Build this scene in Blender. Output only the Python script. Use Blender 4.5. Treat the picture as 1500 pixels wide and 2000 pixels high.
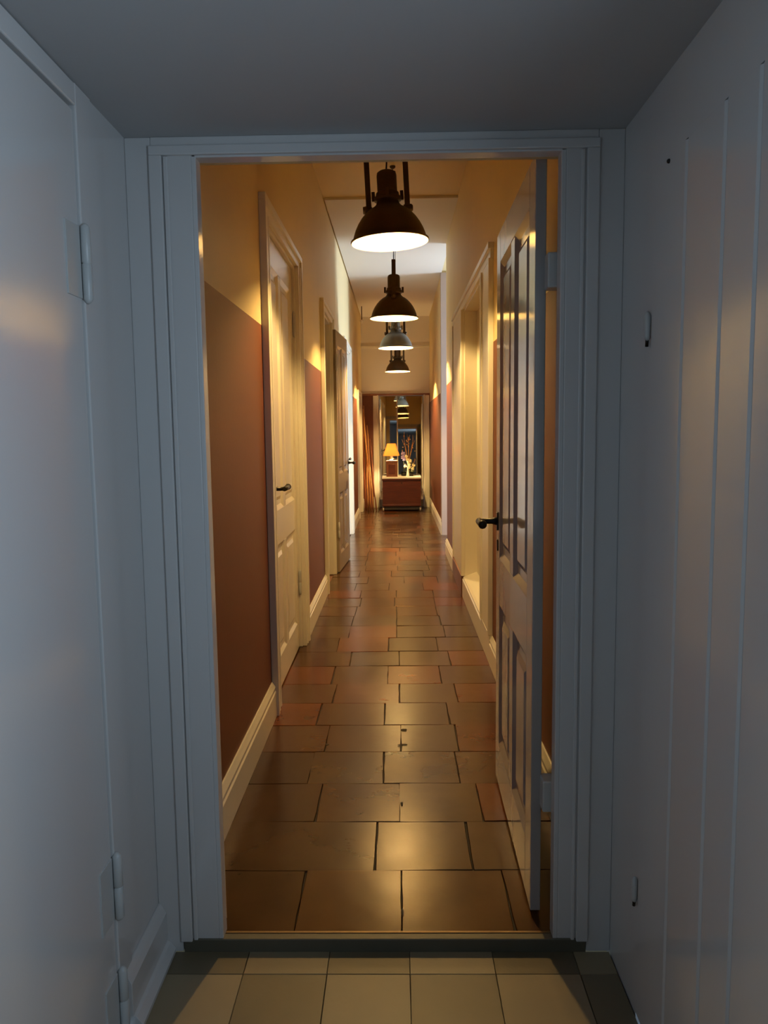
import bpy, bmesh, math, random
from mathutils import Vector, Matrix
random.seed(7)
S = bpy.context.scene
C = S.collection
for o in list(S.objects):
    bpy.data.objects.remove(o)

# ------------------------------------------------------------------ camera
CAM_H = 1.4
F = Vector((25.0, -159.0, 1509.0)).normalized()            # corridor direction in camera space
N = Vector((175.0, 14350.0, 1509.0)); N = (N - F * N.dot(F)).normalized()
Rt = N.cross(F)
cam = bpy.data.cameras.new('camera'); cam_o = bpy.data.objects.new('camera', cam); C.objects.link(cam_o)
cam.sensor_fit = 'VERTICAL'; cam.sensor_height = 32; cam.sensor_width = 24
cam.lens = 32 * 1509 / 2000; cam.clip_start = 0.02; cam.clip_end = 200
M3 = Matrix((Rt, F, -N))                                     # camera (x right, y down, z fwd) -> world
cx = M3 @ Vector((1, 0, 0)); cy = M3 @ Vector((0, -1, 0)); cz = M3 @ Vector((0, 0, -1))
m = Matrix.Identity(4)
for i in range(3):
    m[i][0], m[i][1], m[i][2] = cx[i], cy[i], cz[i]
m[2][3] = CAM_H
cam_o.matrix_world = m
S.camera = cam_o

# ------------------------------------------------------------------ light and exposure
S.view_settings.view_transform = 'Standard'; S.view_settings.look = 'None'
S.view_settings.exposure = 0.0; S.view_settings.gamma = 1.0; S.view_settings.use_curve_mapping = False
W = bpy.data.worlds.new('sky'); S.world = W; W.use_nodes = True
W.node_tree.nodes['Background'].inputs['Color'].default_value = (0.55, 0.76, 1.0, 1)
W.node_tree.nodes['Background'].inputs['Strength'].default_value = 0.6
S.cycles.max_bounces = 14; S.cycles.diffuse_bounces = 6; S.cycles.glossy_bounces = 6
S.cycles.transparent_max_bounces = 12; S.cycles.sample_clamp_indirect = 6
S.cycles.caustics_reflective = False; S.cycles.caustics_refractive = False
LAMP_COL = (1.0, 0.64, 0.225)
LAMP_STRENGTH = 2300.0

def area(name, loc, aim, sx, sy, power, col, spread=180):
    l = bpy.data.lights.new(name, 'AREA'); l.shape = 'RECTANGLE'; l.size = sx; l.size_y = sy
    l.energy = power; l.color = col; l.spread = math.radians(spread)
    o = bpy.data.objects.new(name, l); C.objects.link(o); o.location = loc
    d = Vector(aim) - Vector(loc)
    o.rotation_euler = d.to_track_quat('-Z', 'Y').to_euler()
    return o
area('daylight_hall_window', (0.84, 0.42, 1.5), (-0.8, 0.80, 1.5), 0.8, 1.15, 27.0, (0.63, 0.80, 1.0))
area('daylight_bay_window', (3.78, 9.50, 1.45), (-0.6, 9.85, 0.9), 1.15, 1.9, 235.0, (0.68, 0.81, 1.0), 130)

# ------------------------------------------------------------------ materials
def mat(name, col, rough=0.5, metal=0.0, bump=0.0, bscale=40.0, var=0.0, vscale=3.0, coat=0.0, attr=None, rvar=0.0, stretch=None, emis=None):
    M = bpy.data.materials.new(name); M.use_nodes = True
    nt = M.node_tree; b = nt.nodes['Principled BSDF']
    b.inputs['Base Color'].default_value = (*col, 1); b.inputs['Roughness'].default_value = rough
    b.inputs['Metallic'].default_value = metal
    if coat: b.inputs['Coat Weight'].default_value = coat; b.inputs['Coat Roughness'].default_value = 0.12
    tc = nt.nodes.new('ShaderNodeTexCoord'); src = tc.outputs['Object']
    if stretch:
        mp = nt.nodes.new('ShaderNodeMapping'); mp.inputs['Scale'].default_value = stretch
        nt.links.new(src, mp.inputs['Vector']); src = mp.outputs['Vector']
    colsock = None
    if attr:
        a = nt.nodes.new('ShaderNodeAttribute'); a.attribute_name = attr; colsock = a.outputs['Color']
        nt.links.new(colsock, b.inputs['Base Color'])
    if var:
        n = nt.nodes.new('ShaderNodeTexNoise'); n.inputs['Scale'].default_value = vscale; n.inputs['Detail'].default_value = 6
        nt.links.new(src, n.inputs['Vector'])
        r = nt.nodes.new('ShaderNodeMapRange'); r.inputs['From Min'].default_value = 0.15; r.inputs['From Max'].default_value = 0.85
        r.inputs['To Min'].default_value = 1 - var; r.inputs['To Max'].default_value = 1 + var
        nt.links.new(n.outputs['Fac'], r.inputs['Value'])
        mx = nt.nodes.new('ShaderNodeMix'); mx.data_type = 'RGBA'; mx.blend_type = 'MULTIPLY'; mx.inputs['Factor'].default_value = 1
        mx.inputs['A'].default_value = (*col, 1)
        if colsock: nt.links.new(colsock, mx.inputs['A'])
        nt.links.new(r.outputs['Result'], mx.inputs['B']); nt.links.new(mx.outputs['Result'], b.inputs['Base Color'])
        if rvar:
            r2 = nt.nodes.new('ShaderNodeMapRange'); r2.inputs['From Min'].default_value = 0.3; r2.inputs['From Max'].default_value = 0.7
            r2.inputs['To Min'].default_value = rough - rvar; r2.inputs['To Max'].default_value = rough + rvar
            nt.links.new(n.outputs['Fac'], r2.inputs['Value']); nt.links.new(r2.outputs['Result'], b.inputs['Roughness'])
    if bump:
        n2 = nt.nodes.new('ShaderNodeTexNoise'); n2.inputs['Scale'].default_value = bscale; n2.inputs['Detail'].default_value = 4
        nt.links.new(src, n2.inputs['Vector'])
        bp = nt.nodes.new('ShaderNodeBump'); bp.inputs['Strength'].default_value = bump; bp.inputs['Distance'].default_value = 0.01
        nt.links.new(n2.outputs['Fac'], bp.inputs['Height']); nt.links.new(bp.outputs['Normal'], b.inputs['Normal'])
    if emis:
        b.inputs['Emission Color'].default_value = (*emis[0], 1); b.inputs['Emission Strength'].default_value = emis[1]
    return M

HALL_WHITE = mat('hall_white_gloss_paint', (0.62, 0.61, 0.60), 0.14, bump=0.035, bscale=9, stretch=(1, 1, 0.25))
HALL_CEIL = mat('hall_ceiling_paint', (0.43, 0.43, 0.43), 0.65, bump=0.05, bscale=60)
CREAM = mat('cream_wall_paint', (0.74, 0.60, 0.33), 0.55, bump=0.05, bscale=80, var=0.03)
TERRA = mat('terracotta_dado_paint', (0.155, 0.044, 0.019), 0.5, bump=0.05, bscale=80, var=0.06)
WHITE = mat('white_ceiling_paint', (0.74, 0.70, 0.64), 0.6, bump=0.04, bscale=80)
BAYTRIM = mat('pale_rose_trim_paint', (0.37, 0.285, 0.24), 0.35)
TRIM = mat('ivory_gloss_trim_paint', (0.78, 0.74, 0.63), 0.28, bump=0.05, bscale=30)
DOOR = mat('ivory_gloss_door_paint', (0.76, 0.72, 0.62), 0.20, bump=0.05, bscale=12, stretch=(1, 1, 0.3))
BROWNDOOR = mat('taupe_gloss_door_paint', (0.30, 0.24, 0.16), 0.22, bump=0.05, bscale=12)
GREYPAINT = mat('grey_gloss_door_paint', (0.37, 0.34, 0.325), 0.10, bump=0.06, bscale=7, stretch=(1, 1, 0.3))
STONE = mat('waxed_stone_tile', (0.1, 0.07, 0.04), 0.24, bump=0.06, bscale=14, var=0.30, vscale=4, attr='Col', rvar=0.03)
STONE.node_tree.nodes['Principled BSDF'].inputs['Specular IOR Level'].default_value = 0.34
STONE.node_tree.nodes['Principled BSDF'].inputs['Specular Tint'].default_value = (1.0, 0.72, 0.42, 1)
GROUT = mat('dark_grout', (0.025, 0.018, 0.012), 0.8)
ENTRY = mat('entry_vinyl_tile', (0.3, 0.25, 0.17), 0.45, bump=0.04, bscale=60, var=0.10, vscale=6, attr='Col')
SILL = mat('grey_green_sill_paint', (0.11, 0.10, 0.07), 0.5, var=0.12, vscale=14)
BRASS = mat('brass_strip', (0.22, 0.14, 0.065), 0.4, 0.6)
IRON = mat('black_iron', (0.02, 0.018, 0.016), 0.35, 0.6)
HINGE = mat('painted_steel_hinge', (0.52, 0.53, 0.52), 0.32)
DARKGAP = mat('dark_shadow_gap', (0.03, 0.025, 0.02), 0.8)
BRONZE = mat('dark_bronze_metal', (0.085, 0.055, 0.032), 0.42, 0.55, bump=0.06, bscale=30, var=0.3, vscale=14)
GREYMETAL = mat('grey_enamel_metal', (0.17, 0.165, 0.145), 0.40, 0.35, var=0.2, vscale=14)
REFLECTOR = mat('white_enamel_inside', (0.68, 0.62, 0.48), 0.4)
BULB = mat('lit_bulb', (1, 1, 1), 0.4, emis=(LAMP_COL, LAMP_STRENGTH))
BULB2 = mat('lit_bulb_bright', (1, 1, 1), 0.4, emis=(LAMP_COL, LAMP_STRENGTH * 2.6))
SMALLBULB = mat('lit_small_bulb', (1, 1, 1), 0.4, emis=((1.0, 0.68, 0.30), 2200.0))
MAHOG = mat('mahogany_wood', (0.085, 0.020, 0.008), 0.32, var=0.45, vscale=7, stretch=(1, 1, 7), bump=0.06, bscale=20)
WALNUT = mat('walnut_wood', (0.15, 0.052, 0.02), 0.4, var=0.4, vscale=8, stretch=(6, 6, 1))
POLE = mat('varnished_pole_wood', (0.55, 0.26, 0.085), 0.4, var=0.45, vscale=10, stretch=(4, 4, 1))
POLEDARK = mat('brown_pole_wood', (0.22, 0.06, 0.02), 0.4, var=0.4, vscale=10, stretch=(4, 4, 1))
DARKRED = mat('dark_red_wood', (0.13, 0.025, 0.015), 0.4, var=0.3, vscale=8, stretch=(4, 4, 1))
SILLWOOD = mat('brown_wood', (0.20, 0.075, 0.035), 0.45, var=0.3, vscale=8)
MIRROR = mat('mirror_glass', (0.84, 0.83, 0.78), 0.015, 1.0)
PORCELAIN = mat('white_porcelain', (0.85, 0.83, 0.80), 0.2)
LINEN = mat('white_linen', (0.82, 0.78, 0.70), 0.8)
PETAL_V = mat('violet_petal', (0.30, 0.24, 0.48), 0.6)
PETAL_W = mat('cream_petal', (0.82, 0.72, 0.45), 0.6)
TWIG = mat('orange_twig', (0.42, 0.20, 0.05), 0.6)
LEAF = mat('dark_leaf', (0.05, 0.06, 0.03), 0.5)
RUBBER = mat('black_rubber', (0.02, 0.02, 0.02), 0.6)
CASTER = mat('grey_caster_plastic', (0.45, 0.42, 0.36), 0.4)
STEEL = mat('dull_steel', (0.45, 0.43, 0.4), 0.35, 1.0)
PLASTIC = mat('white_plastic', (0.75, 0.72, 0.66), 0.4)

def shade_mat():
    M = bpy.data.materials.new('lampshade_fabric'); M.use_nodes = True; nt = M.node_tree
    nt.nodes.remove(nt.nodes['Principled BSDF']); out = nt.nodes['Material Output']
    d = nt.nodes.new('ShaderNodeBsdfDiffuse'); d.inputs['Color'].default_value = (0.55, 0.30, 0.13, 1)
    t = nt.nodes.new('ShaderNodeBsdfTranslucent'); t.inputs['Color'].default_value = (0.72, 0.44, 0.19, 1)
    x = nt.nodes.new('ShaderNodeMixShader'); x.inputs[0].default_value = 0.6
    nt.links.new(d.outputs[0], x.inputs[1]); nt.links.new(t.outputs[0], x.inputs[2]); nt.links.new(x.outputs[0], out.inputs[0])
    return M
SHADE = shade_mat()
def glass_mat():
    M = bpy.data.materials.new('window_glass'); M.use_nodes = True; nt = M.node_tree
    nt.nodes.remove(nt.nodes['Principled BSDF']); out = nt.nodes['Material Output']
    t = nt.nodes.new('ShaderNodeBsdfTransparent'); t.inputs['Color'].default_value = (0.95, 0.97, 0.97, 1)
    g = nt.nodes.new('ShaderNodeBsdfGlossy'); g.inputs['Roughness'].default_value = 0.02
    x = nt.nodes.new('ShaderNodeMixShader'); x.inputs[0].default_value = 0.08
    nt.links.new(t.outputs[0], x.inputs[1]); nt.links.new(g.outputs[0], x.inputs[2]); nt.links.new(x.outputs[0], out.inputs[0])
    return M
GLASS = glass_mat()

# ------------------------------------------------------------------ mesh helpers
class MB:
    def __init__(s): s.bm = bmesh.new()
    def box(s, x0, x1, y0, y1, z0, z1, mi=0):
        v = [s.bm.verts.new((x, y, z)) for z in (z0, z1) for y in (y0, y1) for x in (x0, x1)]
        for f in ((0, 2, 3, 1), (4, 5, 7, 6), (0, 1, 5, 4), (2, 6, 7, 3), (0, 4, 6, 2), (1, 3, 7, 5)):
            s.bm.faces.new([v[i] for i in f]).material_index = mi
        return s
    def poly(s, prof, axis, a0, a1, mi=0):
        """closed outline in the plane across AXIS, extruded from a0 to a1"""
        def P(u, w, a): return {'x': (a, u, w), 'y': (u, a, w), 'z': (u, w, a)}[axis]
        A = [s.bm.verts.new(P(u, w, a0)) for u, w in prof]; B = [s.bm.verts.new(P(u, w, a1)) for u, w in prof]
        n = len(prof)
        for i in range(n):
            s.bm.faces.new((A[i], A[(i + 1) % n], B[(i + 1) % n], B[i])).material_index = mi
        s.bm.faces.new(A[::-1]).material_index = mi; s.bm.faces.new(B).material_index = mi
        return s
    def lathe(s, prof, seg=48, o=(0, 0, 0), mi=0, axis='z'):
        rings = []
        def P(r, h, t):
            a, b = r * math.cos(t), r * math.sin(t)
            p = {'z': (a, b, h), 'x': (h, a, b), 'y': (a, h, b)}[axis]
            return (p[0] + o[0], p[1] + o[1], p[2] + o[2])
        for r, h in prof:
            if r < 1e-6: rings.append([s.bm.verts.new(P(0, h, 0))])
            else: rings.append([s.bm.verts.new(P(r, h, 2 * math.pi * k / seg)) for k in range(seg)])
        for A, B in zip(rings, rings[1:]):
            for k in range(seg):
                q = [A[k % len(A)], A[(k + 1) % len(A)], B[(k + 1) % len(B)], B[k % len(B)]]
                u = []
                for v in q:
                    if v not in u: u.append(v)
                if len(u) > 2:
                    f = s.bm.faces.new(u); f.material_index = mi; f.smooth = True
        return s
    def tube(s, pts, r, seg=10, mi=0):
        pts = [Vector(p) for p in pts]; rr = r if isinstance(r, (list, tuple)) else [r] * len(pts)
        up = None; rings = []
        for i, p in enumerate(pts):
            d = (pts[min(i + 1, len(pts) - 1)] - pts[max(i - 1, 0)]).normalized()
            if up is None: up = Vector((0, 0, 1)) if abs(d.z) < 0.9 else Vector((1, 0, 0))
            a = d.cross(up).normalized(); b = a.cross(d).normalized(); up = b
            rings.append([s.bm.verts.new(p + rr[i] * (a * math.cos(2 * math.pi * k / seg) + b * math.sin(2 * math.pi * k / seg))) for k in range(seg)])
        for A, B in zip(rings, rings[1:]):
            for k in range(seg):
                f = s.bm.faces.new((A[k], A[(k + 1) % seg], B[(k + 1) % seg], B[k])); f.material_index = mi; f.smooth = True
        s.bm.faces.new(rings[0][::-1]).material_index = mi; s.bm.faces.new(rings[-1]).material_index = mi
        return s
    def blob(s, c, r, sc=(1, 1, 1), mi=0, sub=2):
        g = bmesh.ops.create_icosphere(s.bm, subdivisions=sub, radius=r)
        for v in g['verts']:
            v.co = Vector((v.co.x * sc[0] + c[0], v.co.y * sc[1] + c[1], v.co.z * sc[2] + c[2]))
            for f in v.link_faces: f.smooth = True; f.material_index = mi
        return s
    def build(s, name, mats, parent=None, bevel=0.0, seg=2):
        bmesh.ops.recalc_face_normals(s.bm, faces=s.bm.faces)
        me = bpy.data.meshes.new(name); s.bm.to_mesh(me); s.bm.free()
        for mm in (mats if isinstance(mats, (list, tuple)) else [mats]): me.materials.append(mm)
        o = bpy.data.objects.new(name, me); C.objects.link(o)
        if parent: o.parent = parent
        if bevel:
            b = o.modifiers.new('bevel', 'BEVEL'); b.width = bevel; b.segments = seg; b.limit_method = 'ANGLE'; b.angle_limit = math.radians(40)
        return o
def tag(o, label=None, cat=None, group=None, kind=None):
    if label: o['label'] = label
    if cat: o['category'] = cat
    if group: o['group'] = group
    if kind: o['kind'] = kind
    return o
def empty(name, loc, rz=0.0):
    o = bpy.data.objects.new(name, None); C.objects.link(o); o.location = loc; o.rotation_euler = (0, 0, rz)
    o.empty_display_size = 0.1
    return o
def struct(o, label, cat): return tag(o, label, cat, kind='structure')

# ------------------------------------------------------------------ dimensions
XL, XR = -0.63, 0.56            # corridor walls
CEIL = 3.45
XF = 0.60                       # right wall beyond the bay
Y0, YE = 2.10, 14.10            # corridor ends
DADO = 1.90
HX0, HX1, HZ, HC = -0.673, 0.572, -0.034, 2.134   # entry hall
HY0, HY1 = -3.4, 2.03

# ------------------------------------------------------------------ corridor shell
def wall_run(mb, x0, x1, y0, y1, z0=-0.05, z1=CEIL):
    """plain wall piece, terracotta (1) under the dado line, cream (0) above"""
    if z0 < DADO: mb.box(x0, x1, y0, y1, z0, DADO, 1)
    mb.box(x0, x1, y0, y1, max(DADO, z0), z1, 0)
LW = XL - 0.14; RW = XR + 0.14
w = MB()
for y0, y1 in ((Y0, 3.84), (4.95, 6.70), (7.50, 9.30), (10.45, 12.46), (13.36, YE + 0.2)): wall_run(w, LW, XL, y0, y1)
for y0, y1, z in ((3.84, 4.95, 2.42), (6.70, 7.50, 2.42), (9.30, 10.45, 2.42), (12.46, 13.36, 1.97)): wall_run(w, LW, XL, y0, y1, z)
for a, b_ in ((3.80, 5.0), (9.25, 10.5), (12.4, 13.4)): w.box(LW - 0.05, LW, a, b_, -0.08, 2.6, 0)  # unseen backing boxes added behind the closed doors to block light leaks
struct(w.build('wall_left', [CREAM, TERRA]), 'left corridor wall, cream above a terracotta painted dado', 'wall')
w = MB()
for y0, y1 in ((Y0, 4.98), (6.42, 8.72)): wall_run(w, XR, RW, y0, y1)
wall_run(w, XF, RW, 10.30, YE + 0.2)
wall_run(w, XR, RW, 4.98, 6.42, 2.36)
struct(w.build('wall_right', [CREAM, TERRA]), 'right corridor wall, cream above a terracotta painted dado', 'wall')
w = MB(); w.box(XL, XF, YE, YE + 0.12, 2.04, CEIL, 0)
for a, b in ((XL, -0.33), (0.49, XF)): w.box(a, b, YE, YE + 0.12, -0.05, 2.04, 1)
w.box(-0.33, 0.49, YE + 0.16, YE + 0.22, -0.05, 2.10, 0)
struct(w.build('wall_end', [WHITE, TERRA]), 'far end wall of the corridor above the mirror doors', 'wall')
c = MB(); c.box(LW, RW, Y0, YE + 0.2, CEIL, CEIL + 0.1, 0); c.box(RW, 3.8, 8.4, 10.35, CEIL, CEIL + 0.1, 1)
struct(c.build('ceiling_corridor', [CREAM, WHITE]), 'corridor ceiling', 'ceiling')
c = MB(); c.box(XL + 0.014, XF, 7.05, YE, CEIL - 0.022, CEIL - 0.001)
struct(c.build('ceiling_panel', WHITE), 'white ceiling boarding over the far part of the corridor', 'ceiling')
t = MB(); t.box(XL, XF, YE - 0.018, YE, 2.88, 2.915)
struct(t.build('trim_1', TRIM, bevel=0.004), 'thin pale picture rail across the far end wall', 'trim')

# stone floor: rows of waxed slabs, each slab its own colour
def tiles(rows, z, gap, cols, name, mats, th=0.02, jit=0.003, tilt=0.0012):
    bm = bmesh.new(); lay = bm.loops.layers.float_color.new('Col')
    for (ya, yb, xs, cc) in rows:
        for i, (xa, xb) in enumerate(zip(xs, xs[1:])):
            col = cc[i] if cc else random.choice(cols)
            k = random.uniform(0.82, 1.15)
            g = gap / 2
            P = [(xa + g, ya + g), (xb - g, ya + g), (xb - g, yb - g), (xa + g, yb - g)]
            tx, ty = random.uniform(-tilt, tilt), random.uniform(-tilt, tilt)
            top = []; mx, my = (xa + xb) / 2, (ya + yb) / 2
            P = [(x + random.uniform(-jit, jit), y + random.uniform(-jit, jit)) for x, y in P]
            # wavy worn edges
            ring = []
            for a, b in zip(P, P[1:] + P[:1]):
                for s_ in (0, 0.25, 0.5, 0.75):
                    w_ = 0 if s_ == 0 else random.uniform(-jit, jit) * 0.6
                    ring.append((a[0] + (b[0] - a[0]) * s_ + (w_ if abs(b[1] - a[1]) > abs(b[0] - a[0]) else 0),
                                 a[1] + (b[1] - a[1]) * s_ + (w_ if abs(b[0] - a[0]) > abs(b[1] - a[1]) else 0)))
            hz = lambda x, y: z + tx * (x - mx) / 0.15 + ty * (y - my) / 0.15
            e = min(0.0018, gap * 0.8)
            def shr(p): 
                return (p[0] + (e if p[0] < mx else -e) * min(1, abs(p[0] - mx) / (abs(xb - xa) * 0.5)), p[1] + (e if p[1] < my else -e) * min(1, abs(p[1] - my) / (abs(yb - ya) * 0.5)))
            T = [bm.verts.new((*shr(p), hz(*p))) for p in ring]
            B1 = [bm.verts.new((p[0], p[1], hz(*p) - 0.003)) for p in ring]
            B2 = [bm.verts.new((p[0], p[1], z - th)) for p in ring]
            fs = [bm.faces.new(T)]
            n = len(ring)
            for A, B in ((T, B1), (B1, B2)):
                for q in range(n): fs.append(bm.faces.new((A[q], B[q], B[(q + 1) % n], A[(q + 1) % n])))
            for f in fs:
                for L in f.loops: L[lay] = (col[0] * k, col[1] * k, col[2] * k, 1)
    x_lo = min(r[2][0] for r in rows); x_hi = max(r[2][-1] for r in rows); y_lo = min(r[0] for r in rows); y_hi = max(r[1] for r in rows)
    vs = [bm.verts.new(p) for p in ((x_lo, y_lo, z - 0.007), (x_hi, y_lo, z - 0.007), (x_hi, y_hi, z - 0.007), (x_lo, y_hi, z - 0.007),
                                    (x_lo, y_lo, z - th - 0.03), (x_hi, y_lo, z - th - 0.03), (x_hi, y_hi, z - th - 0.03), (x_lo, y_hi, z - th - 0.03))]
    for q in ((0, 1, 2, 3), (7, 6, 5, 4), (0, 4, 5, 1), (1, 5, 6, 2), (2, 6, 7, 3), (3, 7, 4, 0)):
        bm.faces.new([vs[i] for i in q]).material_index = 1
    bmesh.ops.recalc_face_normals(bm, faces=bm.faces)
    me = bpy.data.meshes.new(name); bm.to_mesh(me); bm.free()
    for mm in mats: me.materials.append(mm)
    o = bpy.data.objects.new(name, me); C.objects.link(o)
    return o
GR, BR, RD = (0.062, 0.029, 0.010), (0.070, 0.027, 0.008), (0.115, 0.031, 0.007)
DK = (0.043, 0.017, 0.006)
known = [
    (2.035, [-0.78, -0.305, 0.0, 0.32, 0.66], [DK, BR, BR, BR]),
    (2.34, [-0.78, -0.085, 0.232, 0.66], [DK, GR, GR]),
    (2.65, [-0.78, -0.31, -0.005, 0.30, 0.66], [DK, BR, GR, RD]),
    (2.955, [-0.78, -0.374, -0.07, 0.237, 0.66], [DK, GR, GR, BR]),
    (3.26, [-0.78, -0.334, 0.003, 0.26, 0.66], [BR, BR, GR, RD]),
    (3.57, [-0.78, -0.40, -0.076, 0.24, 0.66], [RD, BR, GR, BR]),
    (3.87, [-0.78, -0.348, 0.0, 0.304, 0.66], [BR, RD, GR, RD]),
    (4.175, [-0.78, -0.381, -0.066, 0.235, 0.66], [RD, BR, RD, BR]),
    (4.50, [-0.78, -0.30, 0.0, 0.31, 0.66], [BR, GR, GR, RD]),
    (4.81, [-0.78, -0.40, -0.07, 0.25, 0.66], None),
]
rows = []
y = 5.14
while y < YE + 0.1:
    odd = len(rows) % 2
    base = [0.0, 0.31, -0.33] if not odd else [-0.07, 0.24, -0.38]
    if random.random() < 0.25: base = [b + 0.05 for b in base]
    known.append((y, [-0.64] + sorted(b + random.uniform(-0.02, 0.02) for b in base) + [0.66], None))
    rows.append(0); y += random.choice((0.30, 0.31, 0.32))
known = [k for k in known if k[0] < YE - 0.1]
R2 = [(a[0], b[0], a[1], a[2]) for a, b in zip(known, known[1:])] + [(known[-1][0], YE + 0.16, known[-1][1], None)]
fl = tiles(R2, 0.0, 0.003, [GR, GR, BR, BR, RD, DK], 'floor_corridor', [STONE, GROUT])
bm_ = bmesh.new(); bm_.from_mesh(fl.data); lay_ = bm_.loops.layers.float_color['Col']
for cx_, cy_, rx, ry in ((0.012, 3.33, 0.022, 0.010), (0.020, 3.50, 0.016, 0.020), (0.000, 3.31, 0.012, 0.006), (-0.328, 3.34, 0.010, 0.008), (0.004, 2.78, 0.006, 0.016), (0.002, 2.12, 0.005, 0.022)):   # chipped joints
    P = [bm_.verts.new((cx_ + rx * math.cos(a) * random.uniform(0.6, 1.1), cy_ + ry * math.sin(a) * random.uniform(0.6, 1.1), 0.0022)) for a in [2 * math.pi * q / 12 for q in range(12)]]
    f_ = bm_.faces.new(P); f_.material_index = 1
bm_.to_mesh(fl.data); bm_.free()
struct(fl, 'waxed brown stone slab floor running down the corridor', 'floor')
f = MB(); f.box(0.662, 3.65, 8.72, 10.30, -0.06, -0.004)
struct(f.build('floor_bay', STONE), 'floor of the daylit side bay', 'floor')
bay_col = fl  # bay floor uses the same stone colour
me = bpy.data.objects['floor_bay'].data; ca = me.color_attributes.new('Col', 'FLOAT_COLOR', 'CORNER')
for d in ca.data: d.color = (*GR, 1)

# baseboards
def base_prof(side, h=0.175):
    """outline (x, z) of a moulded baseboard on the wall at XL (side 1) or XR (side -1)"""
    w0 = XL if side > 0 else XR
    P = [(0, 0), (0.022, 0), (0.022, h - 0.05), (0.017, h - 0.044), (0.017, h - 0.032), (0.020, h - 0.026), (0.012, h - 0.012), (0.006, h), (0, h)]
    return [(w0 + side * a, b) for a, b in P]
b = MB()
for y0, y1 in ((Y0, 3.70), (5.08, 6.55), (10.60, 12.32), (13.5, YE)): b.poly(base_prof(1), 'y', y0, y1)
struct(b.build('baseboard_left', TRIM, bevel=0.0015), 'moulded ivory baseboard along the left corridor wall', 'baseboard')
b = MB()
for y0, y1 in ((Y0, 4.52), (7.48, 8.72), (10.30, YE)): b.poly([(u + (XF - XR if y0 > 9 else 0), w_) for u, w_ in base_prof(-1)], 'y', y0, y1)
b.poly([(XR + 0.10, 0), (XR - 0.022, 0), (XR - 0.022, 0.15), (XR - 0.014, 0.158), (XR - 0.014, 0.168), (XR + 0.004, 0.178), (XR + 0.10, 0.215)], 'y', 4.98, 6.42)
struct(b.build('baseboard_right', TRIM, bevel=0.0015), 'moulded ivory baseboard along the right corridor wall', 'baseboard')

# door casings on the corridor walls
def casing(name, side, y0, y1, ztop, label, wd=0.14, near=True, far=True, mat_=TRIM, zbot=0.0, depth=0.14):
    w0 = XL if side > 0 else XR
    s = side
    def bx(mb, a, b_, *r): mb.box(min(w0 + s * a, w0 + s * b_), max(w0 + s * a, w0 + s * b_), *r)
    mb = MB()
    jambs = ([(y0 - wd, y0, -1)] if near else []) + ([(y1, y1 + wd, 1)] if far else [])
    for a, e, d in jambs:
        bx(mb, 0, 0.020, a, e, zbot, ztop)
        o0, o1 = (a - 0.006, a + 0.030) if d < 0 else (e - 0.030, e + 0.006)
        bx(mb, 0, 0.034, o0, o1, zbot, ztop + wd * 0.5 - 0.028)
        i0, i1 = (e - 0.024, e + 0.0015) if d < 0 else (a - 0.0015, a + 0.024)
        bx(mb, 0, 0.026, i0, i1, zbot, ztop)
        bx(mb, 0, 0.030, a + 0.055, a + 0.075, zbot, ztop)
    ya = y0 - (wd if near else 0); yb = y1 + (wd if far else 0)
    bx(mb, 0, 0.020, ya, yb, ztop, ztop + wd * 0.5)
    bx(mb, 0, 0.034, ya - 0.006, yb + 0.006, ztop + wd * 0.5 - 0.028, ztop + wd * 0.5 + 0.006)
    if depth:                                   # lining of the opening
        bx(mb, -depth, 0.001, y0, y0 + 0.02, zbot, ztop); bx(mb, -depth, 0.001, y1 - 0.02, y1, zbot, ztop)
        bx(mb, -depth, 0.001, y0, y1, ztop - 0.02, ztop)
    o = mb.build(name, mat_, bevel=0.003)
    struct(o, label, 'door frame')
    return o
casing('trim_2', 1, 3.84, 4.95, 2.43, 'ivory casing round the closed panel door nearest on the left wall')
casing('trim_3', 1, 6.70, 7.50, 2.43, 'ivory casing of the open doorway second along the left wall')
casing('trim_4', 1, 9.30, 10.45, 2.43, 'daylit white casing third along the left wall')
casing('trim_5', 1, 12.46, 13.36, 1.98, 'ivory casing beside the leaning poles near the corridor end', wd=0.13)
casing('trim_6', -1, 4.98, 6.42, 2.37, 'ivory casing round the blind niche on the right wall', wd=0.44, far=False, zbot=0.19, depth=0.10) if False else None
# right niche: near casing, far casing on a brown plinth, header, back panel
mb = MB()
for a, e in ((4.52, 4.98), (6.42, 7.46)):
    mb.box(XR - 0.020, XR, a, e, 0.175, 2.37)
    mb.box(XR - 0.030, XR, e - 0.05, e + 0.0015, 0.1765, 2.369); mb.box(XR - 0.030, XR, a - 0.0015, a + 0.04, 0.1765, 2.369)
mb.box(XR - 0.020, XR, 4.52, 7.46, 2.37, 2.45); mb.box(XR - 0.034, XR, 4.51, 7.47, 2.42, 2.455)
mb.box(XR - 0.022, XR, 4.52, 4.98, 0, 0.175)
mb.box(XR - 0.001, XR + 0.11, 4.978, 4.995, 0.16, 2.366); mb.box(XR - 0.001, XR + 0.11, 6.405, 6.422, 0.16, 2.366); mb.box(XR - 0.002, XR + 0.11, 4.982, 6.418, 2.355, 2.372)
struct(mb.build('trim_6', TRIM, bevel=0.003), 'ivory casing round the blind niche on the right wall', 'door frame')
mb = MB(); mb.box(XR + 0.10, RW, 4.96, 6.44, -0.05, 2.38)
struct(mb.build('wall_niche', TRIM), 'pale back panel of the blind niche in the right wall', 'wall')
mb = MB(); mb.box(XR - 0.030, XR, 6.44, 7.46, 0.0, 0.172)
struct(mb.build('trim_7', SILLWOOD, bevel=0.003), 'brown wooden plinth under the far niche casing on the right', 'trim')

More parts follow.
